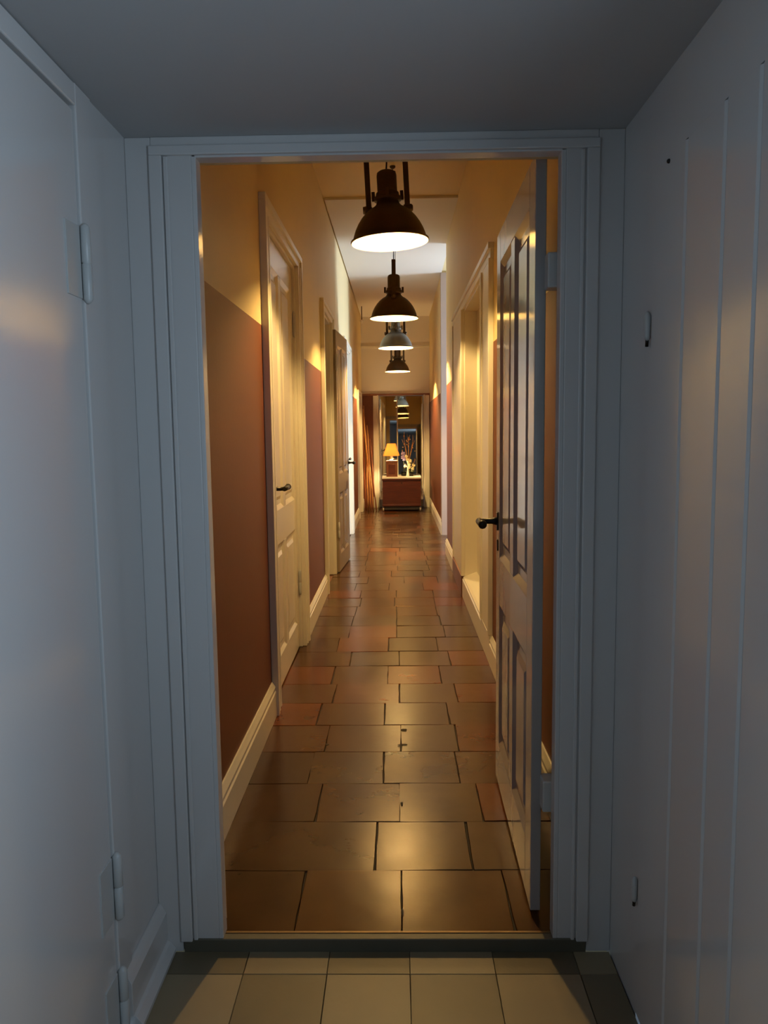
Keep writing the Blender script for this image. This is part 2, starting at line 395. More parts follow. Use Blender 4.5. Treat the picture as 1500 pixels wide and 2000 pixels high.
# side room behind the open left doorway
mb = MB()
mb.box(-2.3, -2.2, 5.9, 8.6, -0.05, 2.8); mb.box(-2.2, LW, 5.8, 5.9, -0.05, 2.8); mb.box(-2.2, LW, 8.6, 8.7, -0.05, 2.8)
mb.box(-2.3, LW, 5.8, 8.7, 2.8, 2.9)
struct(mb.build('wall_side_room', CREAM), 'cream walls of the dim side room behind the open left doorway', 'wall')
mb = MB(); mb.box(-2.2, -0.64, 5.9, 8.6, -0.06, -0.006)
struct(mb.build('floor_side_room', SILLWOOD), 'brown wooden floor of the dim side room', 'floor')

# bay on the right with its window
mb = MB()
mb.box(RW, 3.6, 8.62, 8.72, -0.05, CEIL); mb.box(RW, 3.6, 10.30, 10.40, -0.05, CEIL)
mb.box(3.6, 3.7, 8.62, 10.40, -0.05, 0.4); mb.box(3.6, 3.7, 8.62, 10.40, 2.45, CEIL)
mb.box(3.6, 3.7, 8.62, 8.90, 0.4, 2.45); mb.box(3.6, 3.7, 10.10, 10.40, 0.4, 2.45)
struct(mb.build('wall_bay', WHITE), 'white walls of the daylit bay opening off the right side', 'wall')
def window(name, axis, a, y0, y1, z0, z1, nx, nz, label, thick=0.06):
    r = empty(name, (a, (y0 + y1) / 2, z0) if axis == 'x' else ((y0 + y1) / 2, a, z0)); struct(r, label, 'window')
    h = z1 - z0; wd = (y1 - y0) / 2
    def bb(mb, u0, u1, t0, t1, z0_, z1_):
        if axis == 'x': mb.box(t0, t1, u0, u1, z0_, z1_)
        else: mb.box(u0, u1, t0, t1, z0_, z1_)
    fr = MB(); t = thick / 2
    bb(fr, -wd, -wd + 0.05, -t, t, 0, h); bb(fr, wd - 0.05, wd, -t, t, 0, h)
    bb(fr, -wd, wd, -t, t, 0, 0.05); bb(fr, -wd, wd, -t, t, h - 0.05, h)
    for i in range(1, nx): u = -wd + 2 * wd * i / nx; bb(fr, u - 0.02, u + 0.02, -t * 0.8, t * 0.8, 0.05, h - 0.05)
    for i in range(1, nz): z = h * i / nz; bb(fr, -wd + 0.05, wd - 0.05, -t * 0.7, t * 0.7, z - 0.015, z + 0.015)
    fr.build('window_frame', HALL_WHITE, r, bevel=0.003)
    g = MB(); bb(g, -wd + 0.04, wd - 0.04, -0.003, 0.003, 0.04, h - 0.04); g.build('pane', GLASS, r)
window('window_1', 'x', 3.65, 8.90, 10.10, 0.4, 2.45, 2, 3, 'tall window lighting the bay on the right')
# white reveal on the near and far corners of the bay
mb = MB(); mb.box(XF - 0.012, RW + 0.02, 10.275, 10.30, 0.0, CEIL - 0.023); mb.box(XF - 0.012, XF, 10.30, 10.41, 0, CEIL - 0.023)
struct(mb.build('trim_8', BAYTRIM, bevel=0.003), 'tall white corner board lit by daylight on the right wall', 'trim')

# ------------------------------------------------------------------ entry hall shell
mb = MB()
mb.box(HX0 - 0.12, HX0, HY0, 0.65, HZ - 0.05, HC)
mb.box(HX0 - 0.16, HX0 - 0.10, 0.55, 1.75, HZ - 0.05, HC);  mb.box(HX0 - 0.12, HX0, 1.70, HY1 + 0.1, HZ - 0.05, HC)
mb.box(HX0 - 0.12, HX0, 0.65, 1.70, 2.09, HC)
struct(mb.build('wall_hall_left', HALL_WHITE), 'white left wall of the dim entry hall', 'wall')
mb = MB()
mb.box(HX1 + 0.06, HX1 + 0.12, 0.9, 1.8, HZ - 0.05, 2.0); mb.box(HX1, HX1 + 0.12, 1.77, HY1 + 0.1, HZ - 0.05, HC); mb.box(HX1, HX1 + 0.12, 0.92, 1.77, 1.96, HC)
mb.box(HX1, HX1 + 0.12, HY0, -0.3, HZ - 0.05, HC); mb.box(HX1, HX1 + 0.12, -0.3, 0.8, HZ - 0.05, 0.9); mb.box(HX1, HX1 + 0.12, -0.3, 0.8, 2.08, HC)
mb.box(HX1, HX1 + 0.12, 0.8, 0.92, HZ - 0.05, HC)
struct(mb.build('wall_hall_right', HALL_WHITE), 'white right wall of the dim entry hall beside the plank door', 'wall')
mb = MB()
mb.box(HX0 - 0.12, HX1 + 0.12, HY0 - 0.12, HY0, HZ - 0.05, HC)
struct(mb.build('wall_hall_back', HALL_WHITE), 'white back wall of the entry hall', 'wall')
window('window_2', 'x', HX1 + 0.07, -0.3, 0.8, 0.9, 2.08, 2, 2, 'side window of the entry hall')
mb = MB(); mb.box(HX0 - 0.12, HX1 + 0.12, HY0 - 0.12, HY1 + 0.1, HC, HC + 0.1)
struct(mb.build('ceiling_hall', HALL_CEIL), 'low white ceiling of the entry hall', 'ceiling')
# wall with the doorway between hall and corridor
JX0, JX1, JZ = -0.508, 0.428, 2.097
mb = MB()
mb.box(LW, JX0, HY1, Y0, HZ - 0.05, CEIL, 0); mb.box(JX1, RW, HY1, Y0, HZ - 0.05, CEIL, 0); mb.box(JX0, JX1, HY1, Y0, JZ, CEIL, 0)
struct(mb.build('wall_partition', CREAM), 'partition wall with the doorway between hall and corridor', 'wall')
mb = MB()
YF = 2.005
mb.box(-0.608, JX0, YF, HY1, -0.002, JZ); mb.box(HX0, -0.608, YF - 0.004, HY1, HZ, HC)
mb.box(-0.612, -0.580, YF - 0.012, YF, -0.002, HC - 0.045); mb.box(-0.578, -0.566, YF - 0.005, YF, -0.002, HC - 0.046)
mb.box(JX1, 0.507, YF, HY1, -0.002, JZ); mb.box(0.507, HX1, YF - 0.004, HY1, HZ, HC)
mb.box(0.478, 0.509, YF - 0.012, YF, -0.002, HC - 0.045); mb.box(0.464, 0.474, YF - 0.005, YF, -0.002, HC - 0.046)
mb.box(-0.608, 0.507, YF, HY1, JZ, HC); mb.box(-0.612, 0.509, YF - 0.012, YF, HC - 0.045, HC - 0.022); mb.box(-0.608, 0.507, YF - 0.005, YF, HC - 0.022, HC)
mb.box(JX0 - 0.001, JX0 + 0.012, YF, 2.05, -0.002, JZ); mb.box(JX1 - 0.012, JX1 + 0.001, YF, 2.05, -0.002, JZ); mb.box(JX0, JX1, YF, 2.05, JZ - 0.012, JZ + 0.001)
struct(mb.build('trim_9', HALL_WHITE, bevel=0.004), 'broad white casing framing the doorway into the corridor', 'door frame')
mb = MB(); mb.box(-0.606, 0.506, 2.000, 2.026, HZ - 0.02, 0.002)
struct(mb.build('trim_10', SILL, bevel=0.003), 'grey-green painted door sill under the doorway', 'sill')
mb = MB(); mb.box(JX0 + 0.012, JX1 - 0.012, 2.0265, 2.036, -0.02, 0.003)
struct(mb.build('trim_11', BRASS, bevel=0.002), 'thin brass edge strip along the doorway threshold', 'threshold strip')
# entry floor
LT, DT = (0.25, 0.195, 0.115), (0.15, 0.118, 0.068)
xs = [-0.66, -0.424, -0.2005, 0.0205, 0.2475, 0.47, 0.57]
rws = []; yy = 1.91; k = 0
rws.append((1.91, 2.000, xs, [DT, LT, DT, LT, DT, LT]))
while yy > HY0:
    cc = [(LT if (i + k) % 2 == 0 else DT) for i in range(6)]
    rws.append((max(HY0, yy - 0.2235), yy, xs, cc)); yy -= 0.2235; k += 1
o = tiles(rws, HZ, 0.0012, [LT], 'floor_hall', [ENTRY, GROUT], jit=0.0004, tilt=0.0)
struct(o, 'checkered tan tile floor of the entry hall', 'floor')
mb = MB()
P = [(0, 0), (0.045, 0), (0.045, 0.012), (0.03, 0.03), (0.022, 0.034), (0.022, 0.115), (0.014, 0.13), (0.006, 0.142), (0, 0.142)]
mb.poly([(HX0 + a, HZ + b_) for a, b_ in P], 'y', 1.72, YF - 0.004)
struct(mb.build('baseboard_hall_left', HALL_WHITE, bevel=0.0015), 'white moulded baseboard left of the doorway', 'baseboard')

# ------------------------------------------------------------------ doors
def leaf_mesh(w_, h_, t_, rws, cols=2, stile=0.105, mull=0.085, dep=0.012):
    """panelled door leaf, x from the hinge 0..w, y 0..t, z 0..h; rws = [(z0, z1)] panel rows"""
    mb = MB()
    pw = (w_ - 2 * stile - (cols - 1) * mull) / cols
    xs_ = [(stile + i * (pw + mull), stile + i * (pw + mull) + pw) for i in range(cols)]
    mb.box(0, stile, 0, t_, 0, h_); mb.box(w_ - stile, w_, 0, t_, 0, h_)
    zs = [0] + [z for r in rws for z in r] + [h_]
    for a, b_ in zip(zs[0::2], zs[1::2]): mb.box(stile, w_ - stile, 0, t_, a, b_)
    for z0, z1 in rws:
        for i in range(cols - 1): mb.box(xs_[i][1], xs_[i + 1][0], 0, t_, z0, z1)
        for x0, x1 in xs_:
            mb.box(x0, x1, dep, t_ - dep, z0, z1)
            m1, m2 = 0.022, 0.050
            # sloped moulding into the recess, and the raised field
            for yo, yi, yt in ((0, dep, dep * 0.3), (t_, t_ - dep, t_ - dep * 0.3)):
                o_ = [(x0, z0), (x1, z0), (x1, z1), (x0, z1)]
                i_ = [(x0 + m1, z0 + m1), (x1 - m1, z0 + m1), (x1 - m1, z1 - m1), (x0 + m1, z1 - m1)]
                A = [mb.bm.verts.new((x, yo, z)) for x, z in o_]; B = [mb.bm.verts.new((x, yi, z)) for x, z in i_]
                for q in range(4): mb.bm.faces.new((A[q], A[(q + 1) % 4], B[(q + 1) % 4], B[q]))
                if pw > 0.16:
                    k0 = [(x0 + m2, z0 + m2), (x1 - m2, z0 + m2), (x1 - m2, z1 - m2), (x0 + m2, z1 - m2)]
                    k1 = [(x0 + m2 + 0.02, z0 + m2 + 0.02), (x1 - m2 - 0.02, z0 + m2 + 0.02), (x1 - m2 - 0.02, z1 - m2 - 0.02), (x0 + m2 + 0.02, z1 - m2 - 0.02)]
                    A = [mb.bm.verts.new((x, yi, z)) for x, z in k0]; B = [mb.bm.verts.new((x, yt, z)) for x, z in k1]
                    for q in range(4): mb.bm.faces.new((A[q], A[(q + 1) % 4], B[(q + 1) % 4], B[q]))
                    mb.bm.faces.new(B)
    return mb
def handle(parent, x, yf, s, z, d, L=0.115):
    """black iron lever on the face y = yf, standing out along s, lever along d"""
    mb = MB(); mb.box(x - 0.016, x + 0.016, min(yf, yf + s * 0.005), max(yf, yf + s * 0.005), z - 0.035, z + 0.035)
    h = mb.build('door_handle', IRON, parent, bevel=0.002)
    mb = MB(); mb.lathe([(0.0, 0), (0.016, 0), (0.014, s * 0.012), (0.011, s * 0.02), (0.010, s * 0.07), (0.0, s * 0.07)], 16, (x, yf + s * 0.004, z), axis='y')
    mb.tube([(x - d * 0.014, yf + s * 0.070, z), (x + d * 0.02, yf + s * 0.074, z + 0.002), (x + d * L * 0.7, yf + s * 0.074, z - 0.001), (x + d * L, yf + s * 0.070, z + 0.002)], [0.012, 0.013, 0.011, 0.013], 12)
    mb.blob((x + d * (L + 0.006), yf + s * 0.070, z + 0.002), 0.017)
    mb.build('lever', IRON, h)
    mb = MB(); mb.box(x - 0.009, x + 0.009, min(yf, yf + s * 0.004), max(yf, yf + s * 0.004), z - 0.115, z - 0.070)
    mb.build('keyhole_plate', IRON, parent, bevel=0.002)
def hinge(parent, x, y, z, mat_=HINGE, hgt=0.12, plate=None):
    mb = MB(); mb.lathe([(0, -hgt / 2 - 0.012), (0.006, -hgt / 2 - 0.008), (0.009, -hgt / 2), (0.010, -0.002), (0.0085, 0), (0.010, 0.002), (0.009, hgt / 2), (0.006, hgt / 2 + 0.008), (0, hgt / 2 + 0.012)], 16, (x, y, z))
    if plate: mb.box(x + plate[0], x + plate[1], y + plate[2], y + plate[3], z - hgt / 2, z + hgt / 2)
    return mb.build('hinge', mat_, parent)

# open leaf on the right of the doorway
d = empty('door_1', (0.400, 2.108, 0.015), math.radians(89.1)); struct(d, 'open grey panelled door leaf standing along the right wall of the corridor', 'door')
leaf_mesh(0.895, 2.105, 0.029, [(0.17, 0.72), (0.90, 1.99)]).build('leaf', GREYPAINT, d, bevel=0.0025)
handle(d, 0.845, 0.029, 1, 1.035, -1); 
for z in (1.795, 0.365):
    mb = MB(); mb.box(-0.045, 0.012, -0.040, 0.004, z - 0.045, z + 0.045); mb.build('hinge', HINGE, d, bevel=0.004)
# closed door on the left, nearest
d = empty('door_2', (-0.692, 4.928, 0.01), math.radians(-90)); struct(d, 'closed ivory panelled door with black lever nearest on the left wall', 'door')
leaf_mesh(1.06, 2.395, 0.045, [(0.17, 0.78), (0.97, 2.25)]).build('leaf', DOOR, d, bevel=0.0025)
handle(d, 0.985, 0.045, 1, 1.10, -1)
for z in (2.06, 0.42): hinge(d, 0.004, 0.055, z, IRON if False else HINGE, 0.14)
# leaf of the second left doorway, swung back along the wall
d = empty('door_3', (-0.578, 7.545, 0.012), math.radians(86.5)); struct(d, 'taupe panelled door leaf swung back against the left wall', 'door')
leaf_mesh(0.86, 2.36, 0.036, [(0.17, 0.78), (0.97, 2.22)]).build('leaf', BROWNDOOR, d, bevel=0.0025)
handle(d, 0.80, 0.0, -1, 1.05, -1, 0.09)
for z in (2.05, 0.42): hinge(d, -0.012, -0.002, z, HINGE, 0.14)
# daylit white door, third on the left
d = empty('door_4', (-0.705, 10.425, 0.01), math.radians(-90)); struct(d, 'closed white panelled door lit by daylight, third on the left wall', 'door')
leaf_mesh(1.10, 2.395, 0.06, [(0.17, 0.78), (0.97, 2.25)]).build('leaf', TRIM, d, bevel=0.0025)
handle(d, 1.03, 0.06, 1, 1.05, -1)
# dark red door behind the poles
d = empty('door_5', (-0.70, 13.335, 0.01), math.radians(-90)); struct(d, 'dark red wooden door behind the leaning poles at the end on the left', 'door')
leaf_mesh(0.85, 1.945, 0.05, [(0.15, 0.75), (0.92, 1.82)]).build('leaf', DARKRED, d, bevel=0.0025)
# flush door on the left of the entry hall
d = empty('door_6', (HX0 - 0.045, 1.688, HZ + 0.008), math.radians(-90)); struct(d, 'flush white door with long hinges on the left of the entry hall', 'door')
mb = MB(); mb.box(0, 1.02, 0, 0.045, 0, 2.105); mb.build('leaf', HALL_WHITE, d, bevel=0.003)
for z in (1.79, 0.375, 0.03 + 0.06):
    mb = MB()
    mb.box(0.004, 0.075, 0.043, 0.0485, z - 0.075, z + 0.075)
    mb.lathe([(0, -0.085), (0.006, -0.082), (0.011, -0.075), (0.0115, -0.003), (0.009, 0), (0.0115, 0.003), (0.011, 0.075), (0.006, 0.082), (0, 0.085)], 16, (-0.006, 0.056, z))
    mb.build('hinge', HINGE, d, bevel=0.001)
# frame post of that door
mb = MB(); mb.box(HX0 - 0.02, HX0 + 0.006, 1.691, 1.775, HZ, HC); mb.box(HX0 - 0.02, HX0 + 0.006, 0.55, 1.691, 2.086, HC - 0.002)
struct(mb.build('trim_12', HALL_WHITE, bevel=0.003), 'white frame post and head of the flush hall door', 'door frame')
# plank door on the right of the entry hall
d = empty('door_7', (HX1 - 0.004, 1.765, HZ + 0.015), math.radians(-90)); struct(d, 'white plank door with beaded joints on the right of the entry hall', 'door')
edges = [0.0, 0.195, 0.375, 0.505, 0.665, 0.84]
mb = MB()
for i, (a, e) in enumerate(zip(edges, edges[1:])):
    g = 0.005
    mb.poly([(a, 0.045), (a, g + 0.002), (a + g, 0.0), (e - g - 0.006, 0.0), (e - g, 0.004), (e - 0.002, 0.002), (e, g + 0.003), (e, 0.045)], 'z', 0, 1.975)
mb.build('leaf', HALL_WHITE, d)
for z in (1.645, 0.31):
    mb = MB(); mb.lathe([(0, -0.034), (0.005, -0.03), (0.007, -0.024), (0.0075, 0.022), (0.004, 0.03), (0, 0.033)], 14, (-0.006, -0.005, z)); mb.tube([(-0.006, -0.005, z - 0.024), (-0.012, -0.004, z - 0.045)], 0.004, 8, 1)
    mb.build('hinge', [HINGE, IRON], d)
mb = MB(); mb.blob((0.095, -0.001, 1.965), 0.005); mb.build('nail', IRON, d)

# ------------------------------------------------------------------ end of the corridor: mirror doors
mb = MB()
for a, e, s in ((-0.425, -0.325, 1), (0.485, 0.590, -1)):
    mb.box(a, min(e, XF), YE - 0.022, YE, 0.20, 2.04); 
    mb.box(a - (0.006 if s > 0 else 0), min(e, XF) + (0.006 if s > 0 else 0), YE - 0.034, YE, 0, 0.20)
    mb.box(e - 0.03 if s > 0 else a - 0.0015, e + 0.0015 if s > 0 else a + 0.03, YE - 0.03, YE, 0.1985, 2.0385)
mb.box(-0.33, 0.49, YE + 0.10, YE + 0.16, 0, 0.02)
struct(mb.build('trim_13', TRIM, bevel=0.003), 'white casing on plinth blocks at each side of the mirror', 'door frame')
mb = MB(); mb.box(XL, XF, YE - 0.028, YE, 2.03, 2.065)
struct(mb.build('trim_14', SILLWOOD, bevel=0.003), 'brown head rail above the mirror at the corridor end', 'trim')
def mirror_leaf(x0, x1, tilt, yaw, label):
    r = empty('mirror', ((x0 + x1) / 2, YE + 0.045, 0.0)); r.rotation_euler = (tilt, 0, yaw)
    tag(r, label, 'mirror', 'tall mirror leaves at the corridor end')
    w_ = (x1 - x0) / 2; H = 2.025
    mb = MB(); mb.box(-w_, w_, -0.004, 0.004, 0.02, H); mb.build('mirror_glass', MIRROR, r)
    mb = MB()
    mb.box(-w_, -w_ + 0.008, -0.010, 0.008, 0.02, H); mb.box(w_ - 0.008, w_, -0.010, 0.008, 0.02, H)
    mb.box(-w_, w_, -0.012, 0.008, 0.02, 0.14); mb.build('frame', TRIM, r, bevel=0.002)
mirror_leaf(-0.318, 0.008, -0.0144, -0.011, 'narrower left leaf of the tall mirror behind the lit table lamp')
mirror_leaf(0.012, 0.478, -0.026, -0.011, 'wider right leaf of the tall mirror behind the flowers')

# ------------------------------------------------------------------ chest on its trolley
CY0, CY1 = 13.36, 13.86
CXA, CXB = -0.262, 0.412
tr = empty('trolley', ((CXA + CXB) / 2, (CY0 + CY1) / 2, 0)); tag(tr, 'low dark trolley on grey casters under the mahogany chest', 'trolley')
mb = MB(); mb.box(-0.32, 0.32, -0.235, 0.235, 0.075, 0.092); mb.box(-0.30, 0.30, -0.235, -0.20, 0.03, 0.075); mb.box(-0.30, 0.30, 0.20, 0.235, 0.03, 0.075)
mb.build('deck', RUBBER, tr, bevel=0.003)
for sx in (-1, 1):
    for sy in (-1, 1):
        mb = MB(); mb.lathe([(0, -0.012), (0.026, -0.012), (0.032, -0.006), (0.032, 0.006), (0.026, 0.012), (0, 0.012)], 24, (sx * 0.322, sy * 0.215, 0.033), axis='x')
        mb.box(sx * 0.322 - 0.017, sx * 0.322 + 0.017, sy * 0.215 - 0.012, sy * 0.215 + 0.012, 0.045, 0.076)
        mb.build('caster', CASTER, tr, bevel=0.001)
ch = empty('chest', ((CXA + CXB) / 2, (CY0 + CY1) / 2, 0.093)); tag(ch, 'mahogany blanket chest standing on a trolley before the mirror', 'chest')
hw, hd = (CXB - CXA) / 2, (CY1 - CY0) / 2
mb = MB()
mb.box(-hw + 0.006, hw - 0.006, -hd + 0.006, hd - 0.006, 0.03, 0.45)
mb.build('body', MAHOG, ch, bevel=0.0015)
mb = MB(); mb.box(-hw, hw, -hd - 0.004, hd, 0.0, 0.035); mb.build('base_moulding', MAHOG, ch, bevel=0.004)
mb = MB(); mb.box(-hw - 0.004, hw + 0.004, -hd - 0.010, hd + 0.004, 0.450, 0.502); mb.build('lid', MAHOG, ch, bevel=0.004)
mb = MB(); mb.lathe([(0, -0.002), (0.010, -0.002), (0.010, 0.0), (0, 0.0)], 20, (0.0, -hd + 0.004, 0.405), axis='y'); mb.box(-0.004, 0.004, -hd + 0.001, -hd + 0.003, 0.385, 0.405); mb.build('keyhole_plate', IRON, ch)
TOP = 0.093 + 0.502
# cloth
mb = MB(); mb.box(CXA - 0.002, CXB + 0.002, CY0 - 0.012, CY1, TOP, TOP + 0.004); mb.box(CXA - 0.002, CXB + 0.002, CY0 - 0.0135, CY0 - 0.0105, TOP - 0.022, TOP + 0.003)
tag(mb.build('table_runner', LINEN, bevel=0.001), 'cream cloth runner laid over the chest lid', 'cloth')
TT = TOP + 0.0045
# wooden box
bx = empty('wooden_box', (-0.092, 13.56, TT)); tag(bx, 'upright walnut box on the chest under the lit lamp', 'box')
mb = MB(); mb.box(-0.097, 0.097, -0.085, 0.085, 0, 0.255); mb.build('body', WALNUT, bx, bevel=0.003)
mb = MB(); mb.box(-0.104, 0.104, -0.092, 0.092, 0.255, 0.272); mb.build('lid', WALNUT, bx, bevel=0.003)
mb = MB(); mb.box(-0.06, 0.06, -0.0875, -0.084, 0.04, 0.215); mb.build('door', MAHOG, bx, bevel=0.002)
BT = TT + 0.272
dish = MB(); dish.lathe([(0, 0.0), (0.060, 0.0), (0.090, 0.006), (0.100, 0.010), (0.096, 0.0105), (0.08, 0.0065), (0.05, 0.005), (0, 0.005)], 40)
dish = dish.build('dish', PORCELAIN); dish.location = (-0.092, 13.56, BT); tag(dish, 'shallow white dish under the table lamp on the walnut box', 'dish')
tl = empty('table_lamp', (-0.105, 13.56, BT + 0.0055)); tag(tl, 'small lit table lamp with orange-cream cone shade on the walnut box', 'lamp')
mb = MB(); mb.lathe([(0, 0), (0.045, 0), (0.046, 0.006), (0.03, 0.016), (0.014, 0.03), (0.012, 0.075), (0.018, 0.09), (0.012, 0.105), (0.010, 0.15), (0, 0.15)], 32); mb.build('base', PORCELAIN, tl)
mb = MB(); mb.lathe([(0.142, 0.085), (0.066, 0.30), (0.064, 0.299), (0.139, 0.086), (0.142, 0.085)], 48); mb.build('lamp_shade', SHADE, tl)
mb = MB(); mb.blob((0, 0, 0.185), 0.026); mb.build('bulb', SMALLBULB, tl)
# vases and plants
v = empty('bottle_vase', (0.187, 13.52, TT)); tag(v, 'slim white bottle vase in front of the flowers on the chest', 'vase')
mb = MB(); mb.lathe([(0, 0), (0.024, 0), (0.027, 0.01), (0.022, 0.05), (0.012, 0.10), (0.010, 0.165), (0.014, 0.178), (0.011, 0.177), (0.007, 0.16), (0.0, 0.155)], 28); mb.build('body', PORCELAIN, v)
p = empty('orchid_pot', (0.235, 13.62, TT)); tag(p, 'potted cream orchid with tall arching stems on the chest', 'plant')
mb = MB(); mb.lathe([(0, 0), (0.045, 0), (0.06, 0.03), (0.062, 0.055), (0.055, 0.055), (0.05, 0.04), (0, 0.04)], 28); mb.build('pot', IRON, p)
mb = MB()
st1 = [(-0.02, 0, 0.04), (-0.03, 0, 0.18), (-0.045, -0.01, 0.30), (-0.075, -0.02, 0.40), (-0.085, -0.02, 0.47)]
st2 = [(0.02, 0, 0.04), (0.045, 0, 0.15), (0.055, 0, 0.22), (0.085, 0, 0.30)]
for st in (st1, st2): mb.tube(st, 0.004, 8)
mb.build('stem', TWIG, p)
def flower(cx_, cy_, cz_, r, mat_, parent, name='blossom'):
    mb = MB()
    for k in range(5):
        a = 2 * math.pi * k / 5 + random.random()
        mb.blob((cx_ + r * 0.7 * math.cos(a), cy_ + random.uniform(-r, r) * 0.2, cz_ + r * 0.7 * math.sin(a)), r * 0.62, (1, 0.35, 1), sub=1)
    mb.blob((cx_, cy_ - r * 0.3, cz_), r * 0.35, sub=1)
    mb.build(name, mat_, parent)
for q in ((-0.035, -0.02, 0.24), (-0.05, -0.02, 0.29), (-0.02, -0.02, 0.20), (-0.075, -0.03, 0.345), (-0.005, -0.02, 0.265), (-0.03, -0.02, 0.155), (0.055, -0.01, 0.19), (0.04, -0.01, 0.13)): flower(*q, 0.026, PETAL_W, p)
mb = MB()
for k in range(6):
    a = k * 1.05; mb.tube([(0, 0, 0.05), (0.05 * math.cos(a), 0.03 * math.sin(a), 0.09), (0.09 * math.cos(a), 0.05 * math.sin(a), 0.075)], [0.01, 0.018, 0.003], 8)
mb.build('leaves', LEAF, p)
h = empty('violet_plant', (0.115, 13.70, TT)); tag(h, 'dark plant with violet blossoms between the lamp box and the orchid', 'plant')
mb = MB(); mb.lathe([(0, 0), (0.04, 0), (0.052, 0.05), (0.047, 0.05), (0.04, 0.04), (0, 0.04)], 28); mb.build('pot', IRON, h)
mb = MB(); mb.tube([(0, 0, 0.04), (0.005, 0, 0.2), (-0.005, 0, 0.36)], 0.004, 8); mb.tube([(0, 0, 0.04), (0.02, 0, 0.14), (0.03, 0, 0.17)], 0.003, 8); mb.build('stem', LEAF, h)
for q in ((-0.01, -0.02, 0.40), (0.005, -0.02, 0.36), (-0.015, -0.02, 0.33), (0.01, -0.02, 0.30)): flower(*q, 0.03, PETAL_V, h)
flower(0.03, -0.03, 0.17, 0.026, PORCELAIN, h)
tw = empty('twig_vase', (0.205, 13.78, TT)); tag(tw, 'vase of orange-tipped dry twigs rising at the back of the chest', 'vase')
mb = MB(); mb.lathe([(0, 0), (0.035, 0), (0.045, 0.06), (0.03, 0.14), (0.022, 0.19), (0.026, 0.20), (0.018, 0.19), (0.0, 0.15)], 28); mb.build('body', IRON, tw)
mb = MB()
for k in range(6):
    a = -0.9 + k * 0.36; L_ = 0.42 + 0.16 * random.random()
    mb.tube([(0, 0, 0.15), (0.03 * math.sin(a), 0, 0.32), (0.11 * math.sin(a) + 0.02 * (-1) ** k, 0, 0.15 + L_ * 0.85), (0.15 * math.sin(a), 0, 0.15 + L_ + 0.06)], [0.003, 0.003, 0.0025, 0.0015], 6)
    for j in range(3): mb.blob((0.11 * math.sin(a) + random.uniform(-0.03, 0.03), 0, 0.12 + L_ * (0.75 + 0.13 * j)), 0.011, sub=1)
mb.build('twigs', TWIG, tw)

# ------------------------------------------------------------------ poles leaning by the left wall
spots = [(-0.550, 13.46, -0.606, 13.60, 1.86, 0.012, 'outermost pole on the left of the leaning bundle, standing almost upright', 'r'),
         (-0.505, 13.44, -0.590, 13.70, 1.78, 0.012, 'pale brown pole, second from the left in the leaning bundle', 'p'),
         (-0.462, 13.38, -0.575, 13.62, 1.84, 0.012, 'long orange-brown pole crossing the front of the leaning bundle', 'p'),
         (-0.420, 13.50, -0.530, 13.88, 1.50, 0.011, 'slanted thin pole on the right side of the leaning bundle', 'p'),
         (-0.520, 13.62, -0.560, 13.92, 1.66, 0.012, 'dark pole at the back of the leaning bundle', 'r'),
         (-0.375, 13.56, -0.490, 13.98, 1.26, 0.012, 'shortest and most slanted pole, nearest the mirror', 'r')]
for x0, y0, x1, y1, zt, r, lab, mm in spots:
    mb = MB(); pts = []
    for i in range(9):
        s_ = i / 8; k = 0.010 * math.sin(s_ * 5 + x0 * 40)
        pts.append((x0 + (x1 - x0) * s_ + k * (0.2 < s_ < 0.95), y0 + (y1 - y0) * s_, 0.006 + (zt - 0.006) * s_))
    mb.tube(pts, [r * (1 - 0.25 * i / 8) for i in range(9)], 10)
    tag(mb.build('wooden_pole', POLE if mm == 'p' else POLEDARK), lab, 'pole', 'wooden poles leaning by the end wall')

# small white sensor on a rod at the far left
sn = empty('ceiling_sensor', (-0.555, 12.9, CEIL - 0.024)); tag(sn, 'small white sensor hanging on a rod from the far ceiling at left', 'sensor')
mb = MB(); mb.tube([(0, 0, 0), (0, 0, -0.22)], 0.008, 8); mb.build('rod', BRONZE, sn)
mb = MB(); mb.lathe([(0, -0.27), (0.012, -0.27), (0.03, -0.235), (0.032, -0.225), (0.012, -0.215), (0, -0.215)], 20); mb.build('head', PLASTIC, sn)

